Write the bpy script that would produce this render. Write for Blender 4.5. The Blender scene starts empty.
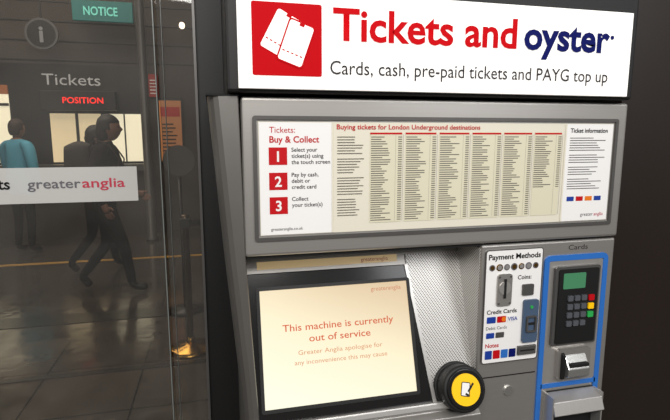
import bpy, bmesh, math, random
from mathutils import Vector, Matrix
random.seed(7)
sc=bpy.context.scene
sc.view_settings.view_transform='Standard'
COL=bpy.context.collection

# ------------------------------------------------------------------ materials
def mat(name,col,rough=.5,metal=0,emit=0,ecol=None,noise=0,nscale=(40,40,40),bump=0,spec=.5):
    m=bpy.data.materials.new(name); m.use_nodes=True
    nt=m.node_tree; b=nt.nodes['Principled BSDF']
    b.inputs['Base Color'].default_value=(*col,1)
    b.inputs['Roughness'].default_value=rough
    b.inputs['Metallic'].default_value=metal
    b.inputs['Specular IOR Level'].default_value=spec
    if emit:
        b.inputs['Emission Color'].default_value=(*(ecol or col),1)
        b.inputs['Emission Strength'].default_value=emit
    if noise or bump:
        tc=nt.nodes.new('ShaderNodeTexCoord'); mp=nt.nodes.new('ShaderNodeMapping')
        mp.inputs['Scale'].default_value=nscale
        n=nt.nodes.new('ShaderNodeTexNoise'); n.inputs['Scale'].default_value=1; n.inputs['Detail'].default_value=4
        nt.links.new(tc.outputs['Object'],mp.inputs[0]); nt.links.new(mp.outputs[0],n.inputs['Vector'])
        if noise:
            r=nt.nodes.new('ShaderNodeMapRange'); r.inputs[3].default_value=1-noise; r.inputs[4].default_value=1+noise
            mx=nt.nodes.new('ShaderNodeVectorMath'); mx.operation='SCALE'; mx.inputs[0].default_value=col
            nt.links.new(n.outputs['Fac'],r.inputs[0]); nt.links.new(r.outputs[0],mx.inputs['Scale'])
            nt.links.new(mx.outputs[0],b.inputs['Base Color'])
        if bump:
            bp=nt.nodes.new('ShaderNodeBump'); bp.inputs['Strength'].default_value=bump; bp.inputs['Distance'].default_value=.002
            nt.links.new(n.outputs['Fac'],bp.inputs['Height']); nt.links.new(bp.outputs[0],b.inputs['Normal'])
    return m
def srgb(r,g,b):
    f=lambda c:(c/255/12.92) if c/255<=.04045 else ((c/255+.055)/1.055)**2.4
    return (f(r),f(g),f(b))
STEEL=mat('brushed_steel',srgb(180,176,171),.38,.75,noise=.06,nscale=(6,6,300))
STEEL_L=mat('light_steel',srgb(205,202,198),.34,.75,noise=.05,nscale=(300,6,6))
STEEL_D=mat('dark_painted_steel',srgb(98,96,94),.38,.5,noise=.05,nscale=(20,20,20))
CHROME=mat('chrome',srgb(225,225,222),.2,.9)
BLACKG=mat('black_gloss',srgb(16,15,15),.16)
BLACKM=mat('black_matte',srgb(12,11,11),.55)
GROOVE=mat('groove_black',srgb(8,8,8),.8)
WHITE=mat('paper_white',srgb(240,238,236),.3)
CREAM=mat('paper_cream',srgb(226,220,202),.3)
RED=mat('print_red',srgb(190,12,22),.45,spec=.25)
NAVY=mat('print_navy',srgb(10,20,92),.6,spec=.1)
INK=mat('print_ink',srgb(50,48,48),.6,spec=.2)
INKL=mat('print_ink_light',srgb(160,155,142),.5)
DARKINK=mat('print_black',srgb(18,18,20),.6,spec=.2)
BLUE=mat('enamel_blue',srgb(44,108,188),.35)
BLUE2=mat('print_blue',srgb(24,60,150),.4)
ORANGE=mat('print_orange',srgb(230,120,20),.4)
YEL=mat('reader_yellow',srgb(246,192,8),.35,emit=.15)
GREEN=mat('key_green',srgb(40,160,75),.4,emit=.1)
LCD=mat('lcd_green',srgb(62,118,84),.3,emit=.3)
KEYG=mat('key_grey',srgb(80,82,88),.45)
SIGNW=mat('backlit_white',srgb(245,242,238),.6,emit=.36,spec=.15)
SIGNR=mat('backlit_red',srgb(176,4,14),.6,emit=.3,spec=.08)
SIGNT=mat('backlit_red_text',srgb(182,4,14),.6,emit=.3,spec=.08)
SIGNK=mat('backlit_grey_text',srgb(52,50,52),.6,spec=.1)
PINK=mat('logo_red',srgb(185,45,70),.5)
GREY=mat('logo_grey',srgb(95,93,98),.5)
SCRTXT=mat('display_orange_text',srgb(120,50,25),.5,emit=.62,ecol=srgb(225,92,40))
SCRTXT2=mat('display_pale_text',srgb(120,80,50),.5,emit=.62,ecol=srgb(228,160,110))
GOLD=mat('brass',srgb(190,145,72),.22,1)

def perf():
    m=bpy.data.materials.new('perforated_steel'); m.use_nodes=True; nt=m.node_tree; b=nt.nodes['Principled BSDF']
    b.inputs['Metallic'].default_value=.6; b.inputs['Roughness'].default_value=.4
    tc=nt.nodes.new('ShaderNodeTexCoord')
    sep=nt.nodes.new('ShaderNodeSeparateXYZ'); nt.links.new(tc.outputs['Object'],sep.inputs[0])
    sub=nt.nodes.new('ShaderNodeMath'); sub.operation='SUBTRACT'; nt.links.new(sep.outputs[0],sub.inputs[0]); nt.links.new(sep.outputs[1],sub.inputs[1])
    cmb=nt.nodes.new('ShaderNodeCombineXYZ'); nt.links.new(sub.outputs[0],cmb.inputs[0]); nt.links.new(sep.outputs[2],cmb.inputs[1])
    mp=nt.nodes.new('ShaderNodeMapping'); mp.inputs['Rotation'].default_value=(0,0,math.radians(45)); nt.links.new(cmb.outputs[0],mp.inputs[0])
    vt=nt.nodes.new('ShaderNodeTexVoronoi'); vt.voronoi_dimensions='2D'; vt.inputs['Scale'].default_value=190; vt.inputs['Randomness'].default_value=0
    nt.links.new(mp.outputs[0],vt.inputs['Vector'])
    rp=nt.nodes.new('ShaderNodeValToRGB'); rp.color_ramp.elements[0].position=.22; rp.color_ramp.elements[1].position=.36
    rp.color_ramp.elements[0].color=(*srgb(66,64,63),1); rp.color_ramp.elements[1].color=(*srgb(214,211,207),1)
    nt.links.new(vt.outputs['Distance'],rp.inputs[0]); nt.links.new(rp.outputs[0],b.inputs['Base Color'])
    return m
PERF=perf()
def display():
    m=bpy.data.materials.new('lcd_display'); m.use_nodes=True; nt=m.node_tree; b=nt.nodes['Principled BSDF']
    b.inputs['Roughness'].default_value=.3; b.inputs['Base Color'].default_value=(.05,.05,.05,1)
    tc=nt.nodes.new('ShaderNodeTexCoord'); sep=nt.nodes.new('ShaderNodeSeparateXYZ')
    nt.links.new(tc.outputs['Object'],sep.inputs[0])
    mu=nt.nodes.new('ShaderNodeMath'); mu.operation='MULTIPLY_ADD'; mu.inputs[1].default_value=.35
    nt.links.new(sep.outputs[0],mu.inputs[0]); nt.links.new(sep.outputs[2],mu.inputs[2])
    a=nt.nodes.new('ShaderNodeMapRange'); a.inputs[1].default_value=.98; a.inputs[2].default_value=1.30
    nt.links.new(mu.outputs[0],a.inputs[0])
    rp=nt.nodes.new('ShaderNodeValToRGB'); e=rp.color_ramp.elements
    e[0].position=0; e[0].color=(*srgb(255,252,226),1); e[1].position=1; e[1].color=(*srgb(212,184,142),1)
    k=rp.color_ramp.elements.new(.5); k.color=(*srgb(250,236,200),1)
    nt.links.new(a.outputs[0],rp.inputs[0]); nt.links.new(rp.outputs[0],b.inputs['Emission Color'])
    b.inputs['Emission Strength'].default_value=1.0
    return m
DISP=display()
def floormat():
    m=bpy.data.materials.new('terrazzo_tiles'); m.use_nodes=True; nt=m.node_tree; b=nt.nodes['Principled BSDF']
    tc=nt.nodes.new('ShaderNodeTexCoord'); br=nt.nodes.new('ShaderNodeTexBrick'); br.offset=0
    br.inputs['Scale'].default_value=1.0; br.inputs['Brick Width'].default_value=.6; br.inputs['Row Height'].default_value=.6
    br.inputs['Mortar Size'].default_value=.006
    br.inputs['Color1'].default_value=(*srgb(76,69,61),1); br.inputs['Color2'].default_value=(*srgb(62,57,51),1); br.inputs['Mortar'].default_value=(*srgb(28,26,24),1)
    n=nt.nodes.new('ShaderNodeTexNoise'); n.inputs['Scale'].default_value=5; n.inputs['Detail'].default_value=8
    nt.links.new(tc.outputs['Object'],br.inputs['Vector']); nt.links.new(tc.outputs['Object'],n.inputs['Vector'])
    r=nt.nodes.new('ShaderNodeMapRange'); r.inputs[1].default_value=.3; r.inputs[2].default_value=.7; r.inputs[3].default_value=.04; r.inputs[4].default_value=.25
    nt.links.new(n.outputs['Fac'],r.inputs[0]); nt.links.new(r.outputs[0],b.inputs['Roughness'])
    nt.links.new(br.outputs['Color'],b.inputs['Base Color'])
    bp=nt.nodes.new('ShaderNodeBump'); bp.inputs['Strength'].default_value=.15; bp.inputs['Distance'].default_value=.01
    n2=nt.nodes.new('ShaderNodeTexNoise'); n2.inputs['Scale'].default_value=10; nt.links.new(tc.outputs['Object'],n2.inputs['Vector'])
    nt.links.new(n2.outputs['Fac'],bp.inputs['Height']); nt.links.new(bp.outputs[0],b.inputs['Normal'])
    return m
FLOORM=floormat()
def glassmat():
    m=bpy.data.materials.new('clear_glass'); m.use_nodes=True; nt=m.node_tree; nt.nodes.clear()
    o=nt.nodes.new('ShaderNodeOutputMaterial'); t=nt.nodes.new('ShaderNodeBsdfTransparent'); g=nt.nodes.new('ShaderNodeBsdfGlossy')
    t.inputs[0].default_value=(.90,.90,.89,1); g.inputs['Roughness'].default_value=.02
    f=nt.nodes.new('ShaderNodeFresnel'); f.inputs[0].default_value=1.6
    x=nt.nodes.new('ShaderNodeMixShader'); nt.links.new(f.outputs[0],x.inputs[0]); nt.links.new(t.outputs[0],x.inputs[1]); nt.links.new(g.outputs[0],x.inputs[2])
    # uneven pale haze painted on the pane, in place of reflections
    d=nt.nodes.new('ShaderNodeBsdfDiffuse'); d.inputs[0].default_value=(.55,.52,.48,1)
    tc=nt.nodes.new('ShaderNodeTexCoord'); n=nt.nodes.new('ShaderNodeTexNoise'); n.inputs['Scale'].default_value=4; n.inputs['Detail'].default_value=5
    nt.links.new(tc.outputs['Object'],n.inputs['Vector'])
    r=nt.nodes.new('ShaderNodeMapRange'); r.inputs[1].default_value=.35; r.inputs[2].default_value=.75; r.inputs[3].default_value=.01; r.inputs[4].default_value=.06
    nt.links.new(n.outputs['Fac'],r.inputs[0])
    y=nt.nodes.new('ShaderNodeMixShader'); nt.links.new(r.outputs[0],y.inputs[0]); nt.links.new(x.outputs[0],y.inputs[1]); nt.links.new(d.outputs[0],y.inputs[2])
    nt.links.new(y.outputs[0],o.inputs[0]); return m
GLASS=glassmat()
def frosted():
    m=bpy.data.materials.new('frosted_film'); m.use_nodes=True; nt=m.node_tree; nt.nodes.clear()
    o=nt.nodes.new('ShaderNodeOutputMaterial'); t=nt.nodes.new('ShaderNodeBsdfTransparent'); g=nt.nodes.new('ShaderNodeBsdfDiffuse')
    g.inputs[0].default_value=(*srgb(212,210,206),1)
    x=nt.nodes.new('ShaderNodeMixShader'); x.inputs[0].default_value=.75; nt.links.new(t.outputs[0],x.inputs[1]); nt.links.new(g.outputs[0],x.inputs[2])
    nt.links.new(x.outputs[0],o.inputs[0]); return m
FROST=frosted()

# ------------------------------------------------------------------ helpers
def frame(o,X=(1,0,0),Y=(0,0,1),Z=(0,-1,0)):
    return Matrix(((X[0],Y[0],Z[0],o[0]),(X[1],Y[1],Z[1],o[1]),(X[2],Y[2],Z[2],o[2]),(0,0,0,1)))
W0=frame((0,0,0),Y=(0,1,0),Z=(0,0,1))
def front(y): return frame((0,y,0))
TH=math.atan(.34)
FAS=frame((0,.13,1.27),Y=(0,math.sin(TH),math.cos(TH)),Z=(0,-math.cos(TH),math.sin(TH)))
def empty(name,loc=(0,0,0)):
    e=bpy.data.objects.new(name,None); e.empty_display_size=.1; COL.objects.link(e); e.location=loc; return e
def link(name,me,parent,m,smooth=False):
    ob=bpy.data.objects.new(name,me); COL.objects.link(ob)
    if m: me.materials.append(m)
    if smooth:
        for p in me.polygons: p.use_smooth=True
    if parent:
        ob.parent=parent; ob.matrix_parent_inverse=Matrix.Translation(-parent.location)
    return ob
def finish(bm,name,M,parent,m,smooth=False):
    bm.transform(M); bmesh.ops.recalc_face_normals(bm,faces=bm.faces)
    me=bpy.data.meshes.new(name); bm.to_mesh(me); bm.free()
    return link(name,me,parent,m,smooth)
def box(name,M,x0,x1,y0,y1,z0,z1,m,parent=None,bev=0,seg=2):
    bm=bmesh.new(); bmesh.ops.create_cube(bm,size=1)
    for v in bm.verts: v.co=Vector(((x0+x1)/2+v.co.x*(x1-x0),(y0+y1)/2+v.co.y*(y1-y0),(z0+z1)/2+v.co.z*(z1-z0)))
    if bev: bmesh.ops.bevel(bm,geom=bm.edges[:],offset=bev,segments=seg,affect='EDGES',profile=.5)
    return finish(bm,name,M,parent,m)
def poly_prism(name,M,pts,z0,z1,m,parent=None,bev=0):
    bm=bmesh.new(); a=[bm.verts.new((x,y,z0)) for x,y in pts]; b=[bm.verts.new((x,y,z1)) for x,y in pts]
    bm.faces.new(a); bm.faces.new(b); n=len(pts)
    for i in range(n): bm.faces.new((a[i],a[(i+1)%n],b[(i+1)%n],b[i]))
    if bev: bmesh.ops.bevel(bm,geom=bm.edges[:],offset=bev,segments=2,affect='EDGES',profile=.5)
    return finish(bm,name,M,parent,m)
def rr_pts(x0,x1,y0,y1,r,n=6):
    P=[]
    for cx,cy,a0 in ((x1-r,y1-r,0),(x0+r,y1-r,90),(x0+r,y0+r,180),(x1-r,y0+r,270)):
        for i in range(n+1):
            a=math.radians(a0+90*i/n); P.append((cx+r*math.cos(a),cy+r*math.sin(a)))
    return P
def rrect(name,M,x0,x1,y0,y1,r,z0,z1,m,parent=None): return poly_prism(name,M,rr_pts(x0,x1,y0,y1,r),z0,z1,m,parent)
def ring(name,M,x0,x1,y0,y1,r,w,z0,z1,m,parent=None):
    o=rr_pts(x0,x1,y0,y1,r); i=rr_pts(x0+w,x1-w,y0+w,y1-w,max(r-w,.001)); bm=bmesh.new()
    L=[[bm.verts.new((x,y,z)) for x,y in P] for P,z in ((o,z0),(o,z1),(i,z1),(i,z0))]
    n=len(o)
    for k in range(4):
        A=L[k];B=L[(k+1)%4]
        for j in range(n): bm.faces.new((A[j],A[(j+1)%n],B[(j+1)%n],B[j]))
    return finish(bm,name,M,parent,m)
def cyl(name,M,cx,cy,r,z0,z1,m,parent=None,seg=48,bev=0,r2=None):
    bm=bmesh.new(); bmesh.ops.create_cone(bm,cap_ends=True,segments=seg,radius1=r,radius2=r if r2 is None else r2,depth=z1-z0)
    if bev: bmesh.ops.bevel(bm,geom=[e for e in bm.edges if e.calc_face_angle(0)>1],offset=bev,segments=3,affect='EDGES',profile=.5)
    bmesh.ops.translate(bm,verts=bm.verts,vec=(cx,cy,(z0+z1)/2))
    return finish(bm,name,M,parent,m)
def strips(name,M,L,z,m,parent=None):
    bm=bmesh.new()
    for x0,x1,y0,y1 in L:
        bm.faces.new([bm.verts.new(c) for c in ((x0,y0,z),(x1,y0,z),(x1,y1,z),(x0,y1,z))])
    return finish(bm,name,M,parent,m)
def lathe(name,prof,loc,m,parent=None,seg=32):
    bm=bmesh.new(); R=[]
    for r,z in prof: R.append([bm.verts.new((r*math.cos(2*math.pi*i/seg),r*math.sin(2*math.pi*i/seg),z)) for i in range(seg)])
    for A,B in zip(R,R[1:]):
        for i in range(seg): bm.faces.new((A[i],A[(i+1)%seg],B[(i+1)%seg],B[i]))
    bm.faces.new(R[0]); bm.faces.new(R[-1])
    return finish(bm,name,Matrix.Translation(loc),parent,m,True)
def text(name,M,body,x0,yb,z,m,parent=None,w=None,cap=None,bold=0,align='LEFT'):
    """text laid on local plane; w = total width, cap = capital height"""
    cu=bpy.data.curves.new(name,'FONT'); cu.body=body; cu.size=1; cu.offset=bold; cu.extrude=0; cu.resolution_u=3
    tmp=bpy.data.objects.new(name+'_t',cu); COL.objects.link(tmp)
    bpy.context.view_layer.update()
    dg=bpy.context.evaluated_depsgraph_get(); me=bpy.data.meshes.new_from_object(tmp.evaluated_get(dg))
    bpy.data.objects.remove(tmp)
    xs=[v.co.x for v in me.vertices]; mn,mx=min(xs),max(xs)
    sy=(cap/.729) if cap else w/(mx-mn); sx=(w/(mx-mn)) if w else sy
    wid=(mx-mn)*sx
    xo=x0 if align=='LEFT' else (x0-wid/2 if align=='CENTER' else x0-wid)
    for v in me.vertices: v.co=Vector(((v.co.x-mn)*sx+xo,v.co.y*sy+yb,z))
    me.transform(M)
    return link(name,me,parent,m)

# ------------------------------------------------------------------ room
box('floor',W0,-7,4,-6,9,-.05,0,FLOORM)
WALLB=mat('concourse_wall',srgb(66,58,52),.6,noise=.15,nscale=(2,2,2))
WALLD=mat('dark_cladding',srgb(34,26,22),.35,noise=.2,nscale=(3,3,.6))
CEIL=mat('ceiling_dark',srgb(72,66,60),.7)
box('wall_back',W0,-7,1,7.4,7.6,0,4.2,WALLB)
box('wall_left',W0,-7.2,-7,.4,7.6,0,4.2,WALLB)
box('wall_divider',W0,.8,1,.9,7.4,0,4.2,WALLD)
box('ceiling',W0,-7,1,.4,7.4,4.2,4.3,CEIL)
box('wall_right',W0,.935,3.2,.06,.16,0,3.2,WALLD)
YLINE=mat('floor_line_yellow',srgb(180,138,62),.5)
box('trim_1',W0,-6.9,.7,5.48,5.56,0,.004,YLINE)
STRIPM=mat('floor_strip',srgb(34,31,28),.25)
box('trim_2',W0,-6.9,.7,3.3,3.55,0,.004,STRIPM)
box('trim_3',W0,-6.9,.7,2.3,2.36,0,.004,STRIPM)
WARMW=mat('clerestory_glow',srgb(255,236,208),.6,emit=7)  # added glow, there to lay bright streaks on the floor
FR=mat('dark_frame',srgb(24,21,19),.4)
wn=empty('window_1',(-2.5,7.35,3.9))  # added row of glowing panels above the view, mirrored by the floor
for i in range(7):
    x=-4.7+i*.62; box('pane_%d'%i,W0,x,x+.30,7.36,7.4,3.74,4.00,WARMW,wn)
    ring('frame_%d'%i,front(7.36),x-.03,x+.33,3.71,4.03,.01,.03,0,.03,FR,wn)

# ------------------------------------------------------------------ glass partition with frame and film
gp=empty('glass_partition',(-.6,.3,0))
box('pane_1',W0,-2.6,-.222,.295,.305,.06,3.2,GLASS,gp)
box('pane_2',W0,-.214,-.125,.305,.315,.06,3.2,GLASS,gp)
box('pane_edge',W0,-.222,-.2195,.29,.31,.06,3.2,mat('glass_edge',srgb(120,125,122),.3),gp)
box('pane_edge_b',W0,-.204,-.2025,.303,.317,.06,3.2,mat('glass_edge_b',srgb(90,94,92),.3),gp)
box('bottom_rail',W0,-2.6,-.125,.285,.32,0,.06,STEEL_D,gp)
box('jamb',W0,-.125,-.03,.26,.36,0,3.2,BLACKM,gp,bev=.004)
box('jamb_cap',W0,-.128,-.122,.25,.26,0,3.2,STEEL_D,gp)
G=front(.2945)
strips('film_band',G,[(-1.5,-.278,1.388,1.474)],0,FROST,gp)
G2=front(.2935)
text('film_logo_a',G2,'greater',-.525,1.424,0,GREY,gp,w=.117,cap=.024,bold=.01)
text('film_logo_b',G2,'anglia',-.405,1.424,0,PINK,gp,w=.098,cap=.024,bold=.01)
text('film_letters',G2,'Tickets',-.562,1.424,0,DARKINK,gp,cap=.026,align='RIGHT',bold=.02)

# ------------------------------------------------------------------ ticket sign (header)
ts=empty('ticket_sign',(.4,.1,1.63))
box('housing',W0,-.06,.885,-.022,.5,1.634,2.05,BLACKM,ts,bev=.006)
box('face',W0,-.038,.863,-.03,-.02,1.641,1.829,SIGNW,ts,bev=.001)
H=front(-.0305)
rrect('ticket_symbol_square',H,-.011,.126,1.666,1.803,.004,0,.0006,SIGNR,ts)
def rotf(M,cx,cy,a): return M@Matrix.Translation((cx,cy,0))@Matrix.Rotation(math.radians(a),4,'Z')
for k,(cx,cy,a) in enumerate(((.044,1.746,-28),(.074,1.728,-20))):
    Mt=rotf(H,cx,cy,a); z=.0007+.001*k
    rrect('ticket_gap_%d'%k,Mt,-.0275,.0275,-.0425,.0425,.006,z,z+.0003,SIGNR,ts)
    rrect('ticket_%d'%k,Mt,-.0245,.0245,-.0395,.0395,.005,z+.0003,z+.0006,SIGNW,ts)
    strips('ticket_perf_%d'%k,Mt,[(-.021+i*.009,-.016+i*.009,-.022,-.0195) for i in range(5)],z+.0008,SIGNR,ts)
    strips('ticket_nick_%d'%k,Mt,[(-.005,.005,.034,.0396)],z+.0008,SIGNR,ts)
text('lettering_tickets',H,'Tickets and',.149,1.739,.001,SIGNT,ts,w=.412,cap=.063,bold=.022)
text('lettering_service',H,'oyster',.579,1.739,.001,NAVY,ts,w=.222,cap=.062,bold=.03)
cyl('lettering_dot',H,.808,1.772,.0045,0,.001,NAVY,ts)
text('lettering_subline',H,'Cards, cash, pre-paid tickets and PAYG top up',.143,1.672,.001,SIGNK,ts,w=.66,cap=.028,bold=.002)

# ------------------------------------------------------------------ ticket machine
tm=empty('ticket_machine',(.42,.35,0))
box('upper_unit',W0,-.034,.9,0,.75,1.297,1.628,STEEL,tm,bev=.007,seg=3)
ring('poster_frame',front(0),-.012,.872,1.330,1.590,.006,.008,0,.004,STEEL_D,tm)
prof=[(.13,1.297),(.13,1.27),(.13-.34*.385,.885),(-.018,.875),(-.018,.84),(.02,.80),(.02,.0),(.75,0),(.75,1.297)]
Mx=frame((0,0,0),X=(0,1,0),Y=(0,0,1),Z=(1,0,0))
poly_prism('console_body',Mx,prof,-.034,.526,STEEL,tm,bev=.002)
box('side_section',W0,.522,.9,.006,.75,0,1.292,STEEL,tm,bev=.005,seg=3)
poly_prism('perforated_cheek',Mx,[(.012,1.285),(.125,1.285),(.12,1.25),(.012,.93)],.5195,.5225,PERF,tm)
box('gap_line',W0,-.03,.895,.01,.2,1.29,1.299,GROOVE,tm)
box('plinth',W0,-.03,.9,-.0,.02,0,.08,BLACKM,tm)
bm=bmesh.new(); lev=[(0,-.042,-.022),(.93,-.046,-.012),(1.0,-.050,-.016),(1.297,-.075,-.032),(1.628,-.099,-.038)]; rings=[]
for z,xo,xi in lev:
    w=[(xo,.6),(xo,.05),(xo+.001,.03),(xo+.005,.014),(xo+.012,.004),(xo+.022,-.001),(xi-.002,-.002),(xi,0.001),(xi,.6)]
    rings.append([bm.verts.new((x,y,z)) for x,y in w])
for A,B in zip(rings,rings[1:]):
    for i in range(len(A)): bm.faces.new((A[i],A[(i+1)%len(A)],B[(i+1)%len(A)],B[i]))
bm.faces.new(rings[0]); bm.faces.new(rings[-1])
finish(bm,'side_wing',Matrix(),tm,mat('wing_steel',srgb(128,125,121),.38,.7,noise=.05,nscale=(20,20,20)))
box('wing_top_cap',W0,-.101,-.036,-.003,.3,1.628,1.632,GROOVE,tm)
poly_prism('screen_bezel',FAS,[(-.034,-.045),(.366,-.045),(.405,-.385),(-.02,-.385)],0,.008,BLACKG,tm,bev=.002)
ring('screen_lip',FAS,-.006,.374,-.358,-.078,.006,.008,.006,.012,BLACKM,tm)
box('display',FAS,.002,.368,-.350,-.086,.004,.0095,DISP,tm)
poly_prism('perforated_panel',FAS,[(.372,-.02),(.524,-.02),(.524,-.378),(.412,-.378)],0,.004,PERF,tm)
poly_prism('bezel_edge',FAS,[(.366,-.045),(.374,-.045),(.414,-.385),(.405,-.385)],0,.010,STEEL_L,tm)
box('console_ledge',FAS,-.02,.524,-.398,-.380,-.002,.022,STEEL_L,tm,bev=.004)
box('label_strip',FAS,.0,.35,-.036,-.018,.001,.004,mat('label_tan',srgb(214,186,136),.3,emit=.3),tm)  # warm bezel reflection and its lettering, painted as a faintly glowing strip
text('label_logo',FAS,'greateranglia',.255,-.031,.0045,PINK,tm,cap=.010,align='LEFT')
text('screen_logo',FAS,'greateranglia',.350,-.105,.0098,mat('display_logo',srgb(120,80,60),.5,emit=.6,ecol=srgb(215,130,95)),tm,cap=.011,align='RIGHT')
text('screen_line_1',FAS,'This machine is currently',.187,-.183,.0098,SCRTXT,tm,w=.272,cap=.0165,align='CENTER',bold=.008)
text('screen_line_2',FAS,'out of service',.187,-.210,.0098,SCRTXT,tm,w=.150,cap=.0165,align='CENTER',bold=.008)
text('screen_line_3',FAS,'Greater Anglia apologise for',.187,-.238,.0098,SCRTXT2,tm,w=.205,cap=.011,align='CENTER')
text('screen_line_4',FAS,'any inconvenience this may cause',.187,-.260,.0098,SCRTXT2,tm,w=.225,cap=.011,align='CENTER')
P=(.471,-.352)
cyl('reader_collar',FAS,*P,.060,.0,.012,BLACKM,tm,bev=.003)
cyl('reader_body',FAS,*P,.055,.01,.052,BLACKM,tm,bev=.006)
cyl('reader_rim',FAS,*P,.047,.05,.056,BLACKG,tm,bev=.002)
cyl('reader_target',FAS,*P,.037,.055,.0575,YEL,tm)
Mp=rotf(FAS,P[0],P[1],-12)
rrect('reader_card_icon',Mp,-.012,.008,-.014,.016,.003,.0576,.058,WHITE,tm)
ring('reader_icon_line',Mp,-.0135,.0095,-.0155,.0175,.004,.002,.0576,.0582,BLACKM,tm)
strips('reader_icon_tick',rotf(FAS,P[0]+.012,P[1]+.004,50),[(-.012,.012,-.0025,.0025)],.0583,BLACKM,tm)
strips('reader_icon_tick_b',rotf(FAS,P[0]+.002,P[1]-.012,-35),[(-.006,.006,-.0025,.0025)],.0583,BLACKM,tm)

# ---- fare poster
A=front(-.0005)
strips('poster_base',A,[(0,.86,1.342,1.578)],0,CREAM,tm)
A=front(-.0012)
strips('poster_left_sheet',A,[(.001,.153,1.343,1.577)],0,WHITE,tm)
strips('poster_right_sheet',A,[(.728,.859,1.343,1.577)],0,WHITE,tm)
B=front(-.0018)
text('poster_heading_a',B,'Tickets:',.022,1.556,0,RED,tm,cap=.0125)
text('poster_heading_b',B,'Buy & Collect',.022,1.536,0,RED,tm,w=.104,cap=.0135,bold=.02)
for i,(zz,lines) in enumerate(((1.490,('Select your','ticket(s) using','the touch screen')),(1.438,('Pay by cash,','debit or','credit card')),(1.387,('Collect','your ticket(s)')))):
    strips('step_square_%d'%(i+1),B,[(.020,.058,zz,zz+.036)],0,RED,tm)
    text('step_number_%d'%(i+1),front(-.0022),str(i+1),.039,zz+.007,0,WHITE,tm,cap=.022,align='CENTER',bold=.02)
    for j,s in enumerate(lines): text('step_text_%d_%d'%(i,j),B,s,.067,zz+.027-j*.0128,0,DARKINK,tm,cap=.0088,bold=.008)
text('poster_web',B,'greateranglia.co.uk',.022,1.352,0,INK,tm,cap=.0065)
text('fare_heading',B,'Buying tickets for London Underground destinations',.164,1.5635,0,RED,tm,w=.335,cap=.0105,bold=.010)
L=[];Lr=[];Ll=[]
z=1.548
while z>1.362:
    for c in range(6):
        x0=.240+c*.0807
        if not (c==5 and z<1.43):
            n=random.uniform(.022,.048); L.append((x0,x0+n,z-.0021,z)); L.append((x0+.062,x0+.071,z-.0021,z))
    z-=.0049
for i in range(30):
    if i in (7,14,22): continue
    z=1.548-i*.0058
    L.append((.165,.165+random.uniform(.035,.06),z-.0016,z))
for c in range(6):
    x0=.238+c*.0807; Lr.append((x0,x0+.073,1.5525,1.5565)); Ll.append((x0+.0755,x0+.0763,1.362,1.552)); Ll.append((x0+.058,x0+.0586,1.362,1.552))
strips('fare_rows',B,L,0,mat('fare_ink',srgb(104,99,90),.5),tm); strips('fare_red_bars',B,Lr,0,RED,tm); strips('fare_rules',B,Ll,0,INKL,tm)
strips('fare_blocks',front(-.0015),[(.238+c*.0807,.311+c*.0807,1.360,1.5575) for c in range(6)],0,mat('fare_block',srgb(218,212,186),.4),tm)
text('info_heading',B,'Ticket information',.738,1.557,0,DARKINK,tm,w=.105,cap=.0105,bold=.02)
L=[]
for i in range(22):
    if i in (6,11,16): continue
    z=1.545-i*.0058; L.append((.738,.738+random.uniform(.06,.105),z-.0016,z))
strips('info_text',B,L,0,INK,tm)
for i,(mm) in enumerate((BLUE2,RED,ORANGE,BLUE2)): strips('pay_logo_%d'%i,B,[(.740+i*.026,.760+i*.026,1.392,1.403)],0,mm,tm)
text('info_logo_a',B,'greater',.782,1.354,0,GREY,tm,cap=.009); text('info_logo_b',B,'anglia',.821,1.354,0,PINK,tm,cap=.009)
strips('poster_glazing_edge',front(-.0022),[(.153,.156,1.343,1.577),(.724,.728,1.343,1.577)],0,CREAM,tm)

# ---- payment methods panel
rrect('payment_panel',front(.006),.533,.686,.994,1.278,.006,0,.004,WHITE,tm)
ring('payment_panel_outline',front(.006),.531,.688,.992,1.280,.008,.0022,0,.0045,STEEL_D,tm)
C=front(.0014)
text('payment_heading',C,'Payment Methods',.6095,1.256,0,DARKINK,tm,w=.142,cap=.0135,align='CENTER',bold=.025)
for i in range(7):
    r=.0088 if i%2 else .0078
    cyl('coin_rim_%d'%i,C,.549+i*.0198,1.236,r,-.0002,.0006,(GREY,GOLD,GREY)[i%3],tm,seg=24)
    cyl('coin_picture_%d'%i,C,.549+i*.0198,1.236,r*.68,.0004,.0009,(GOLD,STEEL_L,STEEL_L)[i%3],tm,seg=24)
text('coins_label',C,'Coins:',.620,1.203,0,DARKINK,tm,cap=.011,bold=.015)
rrect('coin_plate',C,.563,.603,1.140,1.220,.008,-.001,.004,STEEL,tm)
cyl('coin_plate_disc',C,.583,1.185,.016,.003,.006,STEEL_L,tm)
box('coin_slot',C,.580,.586,1.160,1.208,.005,.007,GROOVE,tm)
for q,(ax,az) in enumerate(((.568,1.147),(.598,1.147),(.568,1.213),(.598,1.213))): cyl('coin_plate_screw_%d'%q,C,ax,az,.0025,.003,.0055,STEEL_D,tm,seg=12)
rrect('coin_return_cover',C,.633,.664,1.162,1.190,.003,0,.004,STEEL_D,tm)
text('credit_label',C,'Credit Cards',.540,1.120,0,DARKINK,tm,w=.082,cap=.0108,bold=.02)
for i,mm in enumerate((BLUE2,RED,WHITE)): rrect('card_logo_%d'%i,C,.541+i*.028,.565+i*.028,1.097,1.113,.002,0,.0005,mm,tm)
cyl('card_logo_dot',C,.587,1.105,.006,.0005,.0008,ORANGE,tm,seg=20)
text('card_logo_visa',C,'VISA',.598,1.100,.0008,BLUE2,tm,cap=.0095,bold=.025)
text('debit_label',C,'Debit Cards',.540,1.080,0,DARKINK,tm,cap=.0085)
rrect('debit_logo',C,.541,.563,1.058,1.072,.002,0,.0005,BLUE2,tm); rrect('debit_logo_b',C,.567,.590,1.058,1.072,.002,0,.0005,STEEL_D,tm)
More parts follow.
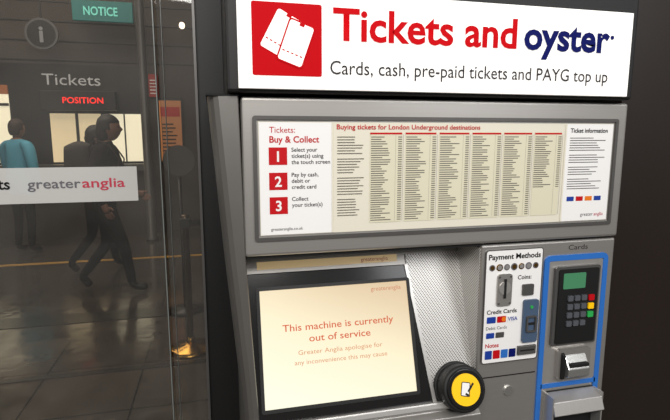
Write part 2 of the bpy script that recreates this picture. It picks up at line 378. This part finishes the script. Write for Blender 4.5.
text('notes_label',C,'Notes',.540,1.034,0,RED,tm,cap=.011,bold=.02)
for i in range(4): rrect('note_logo_%d'%i,C,.540+i*.022,.559+i*.022,1.004,1.026,.002,0,.0005,(BLUE2,RED,BLUE,NAVY)[i],tm)
SL=mat('slot_bluegrey',srgb(70,88,112),.4)
rrect('card_slot_surround',C,.638,.680,1.040,1.150,.006,-.001,.006,SL,tm)
ring('card_slot_collar',C,.645,.673,1.068,1.110,.005,.004,.006,.011,STEEL_D,tm)
box('card_slot',C,.650,.668,1.086,1.092,.006,.0075,GROOVE,tm)
cyl('card_slot_lamp',C,.659,1.132,.004,.006,.008,GREEN,tm,seg=20)
box('note_slot_surround',C,.628,.680,1.008,1.032,0,.006,STEEL_D,tm,bev=.002)
box('note_slot',C,.634,.674,1.018,1.022,.006,.0065,GROOVE,tm)

# ---- card terminal with blue surround
D=front(.006)
text('cards_label',D,'Cards',.762,1.268,.0006,INK,tm,w=.056,cap=.013)
ring('blue_surround',D,.694,.880,.70,1.256,.016,.014,0,.004,BLUE,tm)
box('blue_divider',D,.705,.87,.905,.917,0,.004,BLUE,tm)
rrect('terminal_plate',D,.708,.866,.917,1.242,.006,0,.0025,STEEL_L,tm)
rrect('terminal_body',D,.722,.852,1.022,1.228,.006,.0,.012,STEEL_D,tm)
rrect('terminal_keyboard_face',D,.730,.846,1.028,1.222,.005,.011,.015,BLACKM,tm)
rrect('terminal_display',D,.742,.806,1.172,1.212,.003,.015,.0165,LCD,tm)
for r in range(4):
    for c in range(3):
        rrect('key_%d_%d'%(r,c),D,.757+c*.020,.772+c*.020,1.140-r*.022,1.154-r*.022,.002,.015,.019,KEYG,tm)
for r,mm in enumerate((RED,YEL,GREEN)): rrect('key_func_%d'%r,D,.818,.834,1.138-r*.022,1.153-r*.022,.002,.015,.019,mm,tm)
rrect('insert_housing',D,.742,.838,.930,1.012,.008,.002,.016,STEEL,tm)
poly_prism('insert_chin',Mx,[(-.010,.998),(-.030,.965),(-.030,.945),(-.010,.938)],.760,.822,CHROME,tm,bev=.002)
box('insert_slot',D,.765,.817,.972,.980,.020,.038,GROOVE,tm)
poly_prism('insert_side_post',Mx,[(-.010,1.004),(-.018,.998),(-.018,.936),(-.010,.934)],.750,.758,BLACKM,tm)
rrect('tray_mouth',D,.724,.866,.72,.895,.006,0,.003,GROOVE,tm)
poly_prism('tray_hood',Mx,[(.004,.893),(-.028,.880),(-.040,.850),(-.036,.846),(-.022,.870),(.004,.880)],.722,.868,STEEL_L,tm,bev=.001)
poly_prism('tray_cup',Mx,[(.004,.730),(-.040,.740),(-.046,.800),(-.040,.800),(-.034,.748),(.004,.742)],.722,.868,STEEL_L,tm,bev=.001)
box('tray_cheek_l',D,.720,.724,.73,.893,0,.036,STEEL_L,tm); box('tray_cheek_r',D,.866,.870,.73,.893,0,.036,STEEL_L,tm)
rrect('lock',D,.600,.625,.90,.925,.012,0,.004,CHROME,tm)
box('section_seam',D,.54,.688,.952,.955,-.001,.0006,GROOVE,tm)

# ------------------------------------------------------------------ concourse objects
WIN=mat('window_glow_cream',srgb(232,210,168),.6,emit=.75)
WIN2=mat('window_glow_white',srgb(240,230,200),.6,emit=.95)
def wbox(n,x0,x1,z0,z1,m,p,y0=7.34,y1=7.4,bev=0): return box(n,W0,x0,x1,y0,y1,z0,z1,m,p,bev=bev)
to=empty('ticket_office_window',(-2,7.3,0))
wbox('frame_panel',-4.2,-1.08,.95,2.6,FR,to,7.3,7.4)
wbox('lit_window_a',-4.1,-2.98,1.15,2.15,WIN2,to,7.28,7.3)
wbox('lit_window_b',-2.45,-1.75,1.15,1.88,WIN,to,7.28,7.3)
wbox('lit_window_c',-1.68,-1.15,1.15,1.88,WIN2,to,7.28,7.3)
wbox('window_a_transom',-4.1,-2.98,1.98,2.02,FR,to,7.26,7.28)
wbox('window_a_band',-4.1,-2.98,2.15,2.28,mat('fascia_orange',srgb(170,100,50),.5,emit=.2),to,7.27,7.3)
wbox('mullion_a',-2.1,-2.06,1.15,1.88,FR,to,7.26,7.28)
wbox('mullion_b',-1.42,-1.40,1.15,1.88,FR,to,7.26,7.28)
wbox('counter',-4.2,-1.08,1.02,1.12,STEEL_D,to,7.0,7.3)
wbox('counter_front',-4.2,-1.08,.0,1.02,WALLB,to,7.1,7.3)
text('office_sign',front(7.295),'Tickets',-2.52,2.30,0,mat('sign_soft_white',srgb(190,190,190),.5,emit=.25),to,w=.80,cap=.17)
LEDR=mat('led_red',srgb(240,30,20),.5,emit=1.6)
box('led_housing',W0,-2.5,-1.48,7.05,7.2,1.92,2.2,BLACKM,to,bev=.01); box('led_bracket',W0,-2.05,-1.95,7.1,7.3,2.0,2.1,BLACKM,to)
text('led_text',front(7.045),'POSITION',-2.2,2.02,0,LEDR,to,w=.55,cap=.09,bold=.01)
ns=empty('notice_sign',(-1.6,6.9,3.3))
box('board',W0,-1.95,-1.15,6.9,6.96,3.16,3.44,mat('sign_teal',srgb(26,98,95),.5,emit=.25),ns,bev=.005)
text('wording',front(6.89),'NOTICE',-1.8,3.24,0,mat('sign_pale',srgb(110,205,190),.5,emit=.4),ns,w=.45,cap=.12,bold=.02)
for xx in (-1.85,-1.25): box('hanger',W0,xx-.01,xx+.01,6.92,6.94,3.44,4.2,FR,ns)
ii=empty('information_sign',(-2.45,6.9,3))
Mi=front(6.9)
cyl('disc',Mi,-2.35,2.95,.21,0,.04,mat('sign_grey',srgb(84,84,84),.5,emit=.04),ii)
cyl('disc_face',Mi,-2.35,2.95,.18,.04,.045,FR,ii)
text('letter',Mi,'i',-2.35,2.84,.05,mat('sign_i',srgb(130,132,135),.5,emit=.12),ii,cap=.22,align='CENTER',bold=.03)
box('hanger',W0,-2.36,-2.34,6.88,6.9,3.15,4.2,FR,ii)
po=empty('wall_poster',(-.8,7.3,1.5))
box('board',W0,-.92,-.55,7.36,7.4,1.1,2.15,FR,po)
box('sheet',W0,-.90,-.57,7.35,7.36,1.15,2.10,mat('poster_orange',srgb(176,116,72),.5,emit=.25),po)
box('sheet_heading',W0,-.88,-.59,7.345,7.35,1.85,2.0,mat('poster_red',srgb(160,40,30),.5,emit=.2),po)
strips('sheet_text',front(7.344),[(-.87,-.87+random.uniform(.15,.25),1.3+i*.06,1.32+i*.06) for i in range(8)],0,FR,po)
pr=empty('red_notice',(-1,7.3,2.3))
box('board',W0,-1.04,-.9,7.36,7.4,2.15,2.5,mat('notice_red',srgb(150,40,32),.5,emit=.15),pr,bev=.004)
strips('lines',front(7.355),[(-1.02,-.92,2.2+i*.05,2.215+i*.05) for i in range(5)],0,WHITE,pr)
cl=empty('steel_column',(-1.06,6.6,0))
lathe('shaft',[(.09,0),(.09,.05),(.06,.08),(.06,4.1),(.09,4.15),(.09,4.2)],(-1.02,6.6,0),STEEL_D,cl)
for i in range(5): box('trim_%d'%(10+i),W0,-6.9,.8,7.385,7.4,2.66+i*.28,2.675+i*.28,FR)
sl=empty('wall_lamp',(-.6,7.3,3.2))
box('arm',W0,-.50,-.48,7.2,7.4,3.23,3.25,FR,sl)
lathe('globe',[(.01,3.17),(.035,3.185),(.045,3.22),(.035,3.255),(.01,3.27)],(-.49,7.2,0),mat('globe_glow',(1,.86,.66),.5,emit=2.5),sl,seg=20)
LAMP=mat('lamp_emit',(1,.93,.82),.5,emit=9)
for i,(lx,ly) in enumerate(((-2.6,2.5),(-.9,2.2),(-3.2,4.6),(-1.4,5.0),(-.3,4.2),(-4.4,3.2))):
    e=empty('ceiling_lamp' if i==0 else 'ceiling_lamp.%03d'%i,(lx,ly,4.15))
    cyl('diffuser',W0,lx,ly,.13,4.15,4.17,LAMP,e,seg=24); ring('bezel',Matrix.Translation((lx,ly,0)),-.16,.16,-.16,.16,.159,.028,4.14,4.2,FR,e)
POSTM=mat('post_dark_bronze',srgb(84,72,58),.3,.9)
def barrier(name,x,y):
    e=empty(name,(x,y,0))
    lathe('base',[(.16,0),(.16,.012),(.14,.03),(.05,.045),(.026,.06)],(x,y,0),GOLD,e)
    lathe('post',[(.024,.05),(.024,.9),(.030,.905),(.030,.99),(.022,1.0)],(x,y,0),POSTM,e)
    lathe('post_collar',[(.027,.05),(.030,.07),(.027,.10)],(x,y,0),GOLD,e)
    box('belt_cassette',Matrix.Translation((x,y,0)),-.035,.035,-.035,.035,.91,.975,BLACKM,e,bev=.005)
    box('belt',W0,x+.03,x+1.0,y-.003,y+.003,.92,.965,BLACKM,e)
barrier('barrier_post',-.30,2.55)
rs=empty('round_sign_stand',(-.42,3.4,0))
lathe('base',[(.15,0),(.15,.015),(.03,.04)],(-.38,3.4,0),FR,rs); lathe('pole',[(.015,.02),(.015,1.2)],(-.38,3.4,0),FR,rs)
cyl('disc',front(3.4),-.38,1.34,.13,0,.02,mat('disc_grey',srgb(88,82,76),.5),rs)

# ------------------------------------------------------------------ people
def skinned(name,verts,edges,rad,mats,pick,parent,sub=2,root=0):
    me=bpy.data.meshes.new(name); me.from_pydata([Vector(v) for v in verts],edges,[])
    ob=bpy.data.objects.new(name,me); COL.objects.link(ob)
    s=ob.modifiers.new('s','SKIN'); s.use_smooth_shade=True; s.branch_smoothing=.6
    for i,d in enumerate(me.skin_vertices[0].data):
        r=rad[i]; d.radius=r if isinstance(r,tuple) else (r,r); d.use_root=(i==root)
    u=ob.modifiers.new('u','SUBSURF'); u.levels=sub; u.render_levels=sub
    bpy.context.view_layer.update()
    dg=bpy.context.evaluated_depsgraph_get(); m2=bpy.data.meshes.new_from_object(ob.evaluated_get(dg))
    bpy.data.objects.remove(ob)
    m2.materials.clear()
    for m in mats: m2.materials.append(m)
    for p in m2.polygons:
        p.material_index=pick(p.center); p.use_smooth=True
    o=bpy.data.objects.new(name,m2); COL.objects.link(o)
    if parent: o.parent=parent; o.matrix_parent_inverse=Matrix.Translation(-parent.location)
    return o
SKIN=mat('skin',srgb(140,100,80),.6)
SHOE=mat('shoe',srgb(18,16,16),.4)
def person(name,loc,heading,J,R,top,legs,hair,hairlen=0,scale=1):
    """J: joints local (forward=+x,left=+y)."""
    e=empty(name,(loc[0],loc[1],0))
    MM=Matrix.Translation((loc[0],loc[1],0))@Matrix.Rotation(heading,4,'Z')@Matrix.Scale(scale,4)
    order=[k for k in J if k!='head']; vs=[MM@Vector(J[k]) for k in order]; idx={k:i for i,k in enumerate(order)}
    E=[('pelvis','spine'),('spine','chest'),('chest','neckb'),('neckb','neck'),
       ('pelvis','hipL'),('hipL','kneeL'),('kneeL','ankL'),('ankL','toeL'),('pelvis','hipR'),('hipR','kneeR'),('kneeR','ankR'),('ankR','toeR'),
       ('neckb','shL'),('shL','elL'),('elL','wrL'),('wrL','palmL'),('neckb','shR'),('shR','elR'),('elR','wrR'),('wrR','palmR')]
    inv=MM.inverted()
    def pick(c):
        l=inv@c
        for s in 'LR':
            w=Vector(J['wr'+s]); el=Vector(J['el'+s])
            if (l-Vector(J['palm'+s])).length<.06 or ((l-w).length<.05 and (l-el).length>(w-el).length): return 2
        if l.z>J['neckb'][2]+.045: return 2
        if l.z<.11: return 3
        return 0 if l.z>J['pelvis'][2]-.16 else 1
    skinned('body',vs,[(idx[a],idx[b]) for a,b in E],[tuple(q*scale for q in R[k.rstrip('LR')]) for k in order],[top,legs,SKIN,SHOE],pick,e,root=idx['pelvis'])
    for s in 'LR':
        w=Vector(J['wr'+s]); p=Vector(J['palm'+s]); d=(p-w).normalized(); side=Vector((1,0,0)); side=(side-d*side.dot(d)).normalized(); nrm=d.cross(side)
        inward=nrm if nrm.y*(-1 if s=='L' else 1)>0 else -nrm
        for k,(off,ln) in enumerate(((.027,.066),(.009,.075),(-.009,.070),(-.026,.056))):
            a=p+side*off; b=a+d*ln*.45+inward*.004; c=b+d*ln*.33+inward*.012; f=c+d*ln*.2+inward*.014
            skinned('finger_%s_%d'%(s,k),[MM@q for q in (a,b,c,f)],[(0,1),(1,2),(2,3)],[.009,.0085,.008,.007],[SKIN],lambda c:0,e,sub=1)
        a=w+d*.03+side*.02; b=a+side*.025+d*.025; c=b+d*.025+side*.006
        skinned('thumb_'+s,[MM@q for q in (a,b,c)],[(0,1),(1,2)],[.012,.010,.008],[SKIN],lambda c:0,e,sub=1)
    hc=Vector(J['head']); HM=MM@Matrix.Translation(hc)
    bm=bmesh.new(); bmesh.ops.create_uvsphere(bm,u_segments=32,v_segments=24,radius=1)
    for v in bm.verts:
        x,y,z=v.co; w=.075*(1-.28*max(0,-z)**1.5); dpt=.095*(1-.12*max(0,-z))
        nx=x*dpt+(.012*max(0,-z) if x>0 else 0)
        if x>.3:
            nx+=.022*math.exp(-((y/.16)**2+((z+.12)/.16)**2))
            nx-=.008*(math.exp(-(((abs(y)-.35)/.16)**2+((z-.08)/.12)**2)))
            nx+=.006*math.exp(-((y/.3)**2+((z+.48)/.09)**2))
        v.co=Vector((nx,y*w,z*.118))
    finish(bm,'head',HM,e,SKIN,True)
    for sy in (-1,1):
        bm=bmesh.new(); bmesh.ops.create_uvsphere(bm,u_segments=10,v_segments=8,radius=1)
        for v in bm.verts: v.co=Vector((v.co.x*.018-.005,v.co.y*.008+sy*.075,v.co.z*.03-.005))
        finish(bm,'ear_%s'%('l' if sy>0 else 'r'),HM,e,SKIN,True)
        bm=bmesh.new(); bmesh.ops.create_uvsphere(bm,u_segments=10,v_segments=8,radius=.011)
        bmesh.ops.translate(bm,verts=bm.verts,vec=(.078,sy*.028,.008)); finish(bm,'eye_%s'%('l' if sy>0 else 'r'),HM,e,DARKINK,True)
    bm=bmesh.new(); bmesh.ops.create_uvsphere(bm,u_segments=32,v_segments=24,radius=1)
    for v in bm.verts:
        x,y,z=v.co; f=1+.03*math.sin(9*y+5*z)
        lim=.35 if x>.35 else (-.15 if x>-.2 else -.75)
        if z<lim: f*=.80
        co=Vector((x*.106*f-.008,y*.086*f,z*.128*f+.004))
        if hairlen and x<-.1 and z<0: co.z-=hairlen*(-z); co.x-=.01
        v.co=co
    finish(bm,'hair',HM,e,hair,True)
    return e,MM
RAD=dict(pelvis=(.135,.115),spine=(.125,.105),chest=(.145,.115),neckb=(.085,.075),neck=(.052,.052),hip=(.088,.088),knee=(.058,.058),ank=(.042,.042),toe=(.040,.032),sh=(.062,.062),el=(.045,.045),wr=(.03,.03),palm=(.035,.022))
JW=dict(pelvis=(0,0,.93),spine=(.01,0,1.10),chest=(.03,0,1.27),neckb=(.045,0,1.405),neck=(.06,0,1.475),
 hipL=(0,.085,.86),kneeL=(-.02,.09,.46),ankL=(-.27,.09,.14),toeL=(-.19,.09,.04),
 hipR=(.01,-.085,.86),kneeR=(.16,-.09,.48),ankR=(.22,-.09,.075),toeR=(.36,-.09,.045),
 shL=(.04,.175,1.37),elL=(.13,.22,1.12),wrL=(.27,.19,.95),palmL=(.33,.18,.91),
 shR=(.03,-.175,1.37),elR=(-.06,-.23,1.11),wrR=(.04,-.24,.88),palmR=(.07,-.24,.81),head=(.085,0,1.575))
COAT=mat('coat_dark',srgb(19,17,18),.9,spec=.2); TRO=mat('trousers_dark',srgb(15,14,16),.9,spec=.2); HAIRD=mat('hair_dark',srgb(18,13,10),.6)
RW=dict(RAD); RW['sh']=(.075,.075); RW['el']=(.058,.058); RW['chest']=(.165,.135); RW['spine']=(.15,.13); RW['pelvis']=(.15,.13); RW['hip']=(.10,.10)
w1,MM=person('walking_woman',(-1.14,4.15),0,JW,RW,COAT,TRO,HAIRD,hairlen=.10,scale=1.03)
BAG=mat('backpack_fabric',srgb(40,31,26),.8)
bm=bmesh.new(); bmesh.ops.create_cube(bm,size=1); bmesh.ops.subdivide_edges(bm,edges=bm.edges[:],cuts=6,use_grid_fill=True)
for v in bm.verts:
    n=v.co.normalized(); c=v.co*.55+n*.28; v.co=Vector((c.x*.22-.18,c.y*.34,c.z*.46+1.2))
finish(bm,'backpack',MM,w1,BAG,True)
for sy in (-1,1):
    vs=[MM@Vector(q) for q in ((-.10,sy*.10,1.38),(-.02,sy*.11,1.47),(.10,sy*.115,1.41),(.18,sy*.12,1.28),(.12,sy*.15,1.12),(-.10,sy*.13,1.04))]
    skinned('backpack_strap_%d'%sy,vs,[(i,i+1) for i in range(5)],[(.018,.008)]*6,[BAG],lambda c:0,w1,sub=1)
JC={}
for k,v in JW.items():
    kk=(k[:-1]+('R' if k[-1]=='L' else 'L')) if k[-1] in 'LR' else k
    JC[kk]=(v[0],-v[1],v[2])
person('walking_companion',(-1.44,5.0),math.radians(12),JC,RW,mat('coat_brown',srgb(27,22,20),.9,spec=.2),TRO,HAIRD,hairlen=.05,scale=.98)
JM=dict(pelvis=(0,0,.96),spine=(.0,0,1.12),chest=(.01,0,1.32),neckb=(.01,0,1.46),neck=(.02,0,1.53),
 hipL=(0,.09,.89),kneeL=(.03,.11,.48),ankL=(-.01,.12,.075),toeL=(.14,.13,.045),
 hipR=(0,-.09,.89),kneeR=(.02,-.11,.48),ankR=(-.02,-.12,.075),toeR=(.12,-.14,.045),
 shL=(0,.19,1.42),elL=(.03,.25,1.15),wrL=(.2,.2,1.02),palmL=(.27,.18,1.01),
 shR=(0,-.19,1.42),elR=(-.02,-.26,1.14),wrR=(.05,-.27,.90),palmR=(.08,-.27,.83),head=(.03,0,1.64))
RM=dict(RAD); RM['chest']=(.185,.15); RM['spine']=(.175,.15); RM['pelvis']=(.16,.14); RM['sh']=(.085,.085); RM['el']=(.065,.065); RM['hip']=(.1,.1)
person('queueing_man',(-2.56,6.2),math.radians(60),JM,RM,mat('jacket_blue',srgb(80,164,190),.7),TRO,mat('hair_brown',srgb(50,35,25),.7))

# ------------------------------------------------------------------ lights
w=bpy.data.worlds.new('world'); sc.world=w; w.use_nodes=True
nt=w.node_tree; bg=nt.nodes['Background']
tc=nt.nodes.new('ShaderNodeTexCoord'); sp=nt.nodes.new('ShaderNodeSeparateXYZ'); rp=nt.nodes.new('ShaderNodeValToRGB')
nt.links.new(tc.outputs['Generated'],sp.inputs[0])
mr=nt.nodes.new('ShaderNodeMapRange'); mr.inputs[1].default_value=-1; nt.links.new(sp.outputs[2],mr.inputs[0]); nt.links.new(mr.outputs[0],rp.inputs[0])
e=rp.color_ramp.elements; e[0].position=.4; e[0].color=(.05,.046,.042,1); e[1].position=.75; e[1].color=(.46,.455,.45,1)
k=rp.color_ramp.elements.new(.52); k.color=(.22,.21,.20,1)
nt.links.new(rp.outputs[0],bg.inputs[0]); bg.inputs[1].default_value=1.05
def area(name,loc,tgt,size,en,col=(1,1,1)):
    l=bpy.data.lights.new(name,'AREA'); l.shape='RECTANGLE'; l.size=size[0]; l.size_y=size[1]; l.energy=en; l.color=col
    o=bpy.data.objects.new(name,l); COL.objects.link(o); o.location=loc
    o.rotation_euler=(Vector(tgt)-Vector(loc)).to_track_quat('-Z','Y').to_euler(); return o
area('station_light_front',(-.6,-2.6,3.2),(.4,0,1.2),(2.5,1.2),98,(1,.98,.95))
area('station_light_side',(1.8,-2.4,2.6),(.5,0,1.3),(1.2,1.2),24,(.97,.98,1))
area('concourse_light',(-2.2,3.6,4.1),(-2.2,3.6,0),(3,2),85,(1,.87,.72))
area('concourse_light_back',(-2.2,6.0,4.1),(-2.2,6.6,0),(4,1),50,(1,.87,.72))

# ------------------------------------------------------------------ camera
cd=bpy.data.cameras.new('camera'); cam=bpy.data.objects.new('camera',cd); COL.objects.link(cam)
cam.location=(-.090,-1.02,1.55); cam.rotation_euler=(math.radians(81.4),0,math.radians(-13.8))
cd.sensor_width=36; cd.lens=492/670*36; cd.clip_start=.02
sc.camera=cam
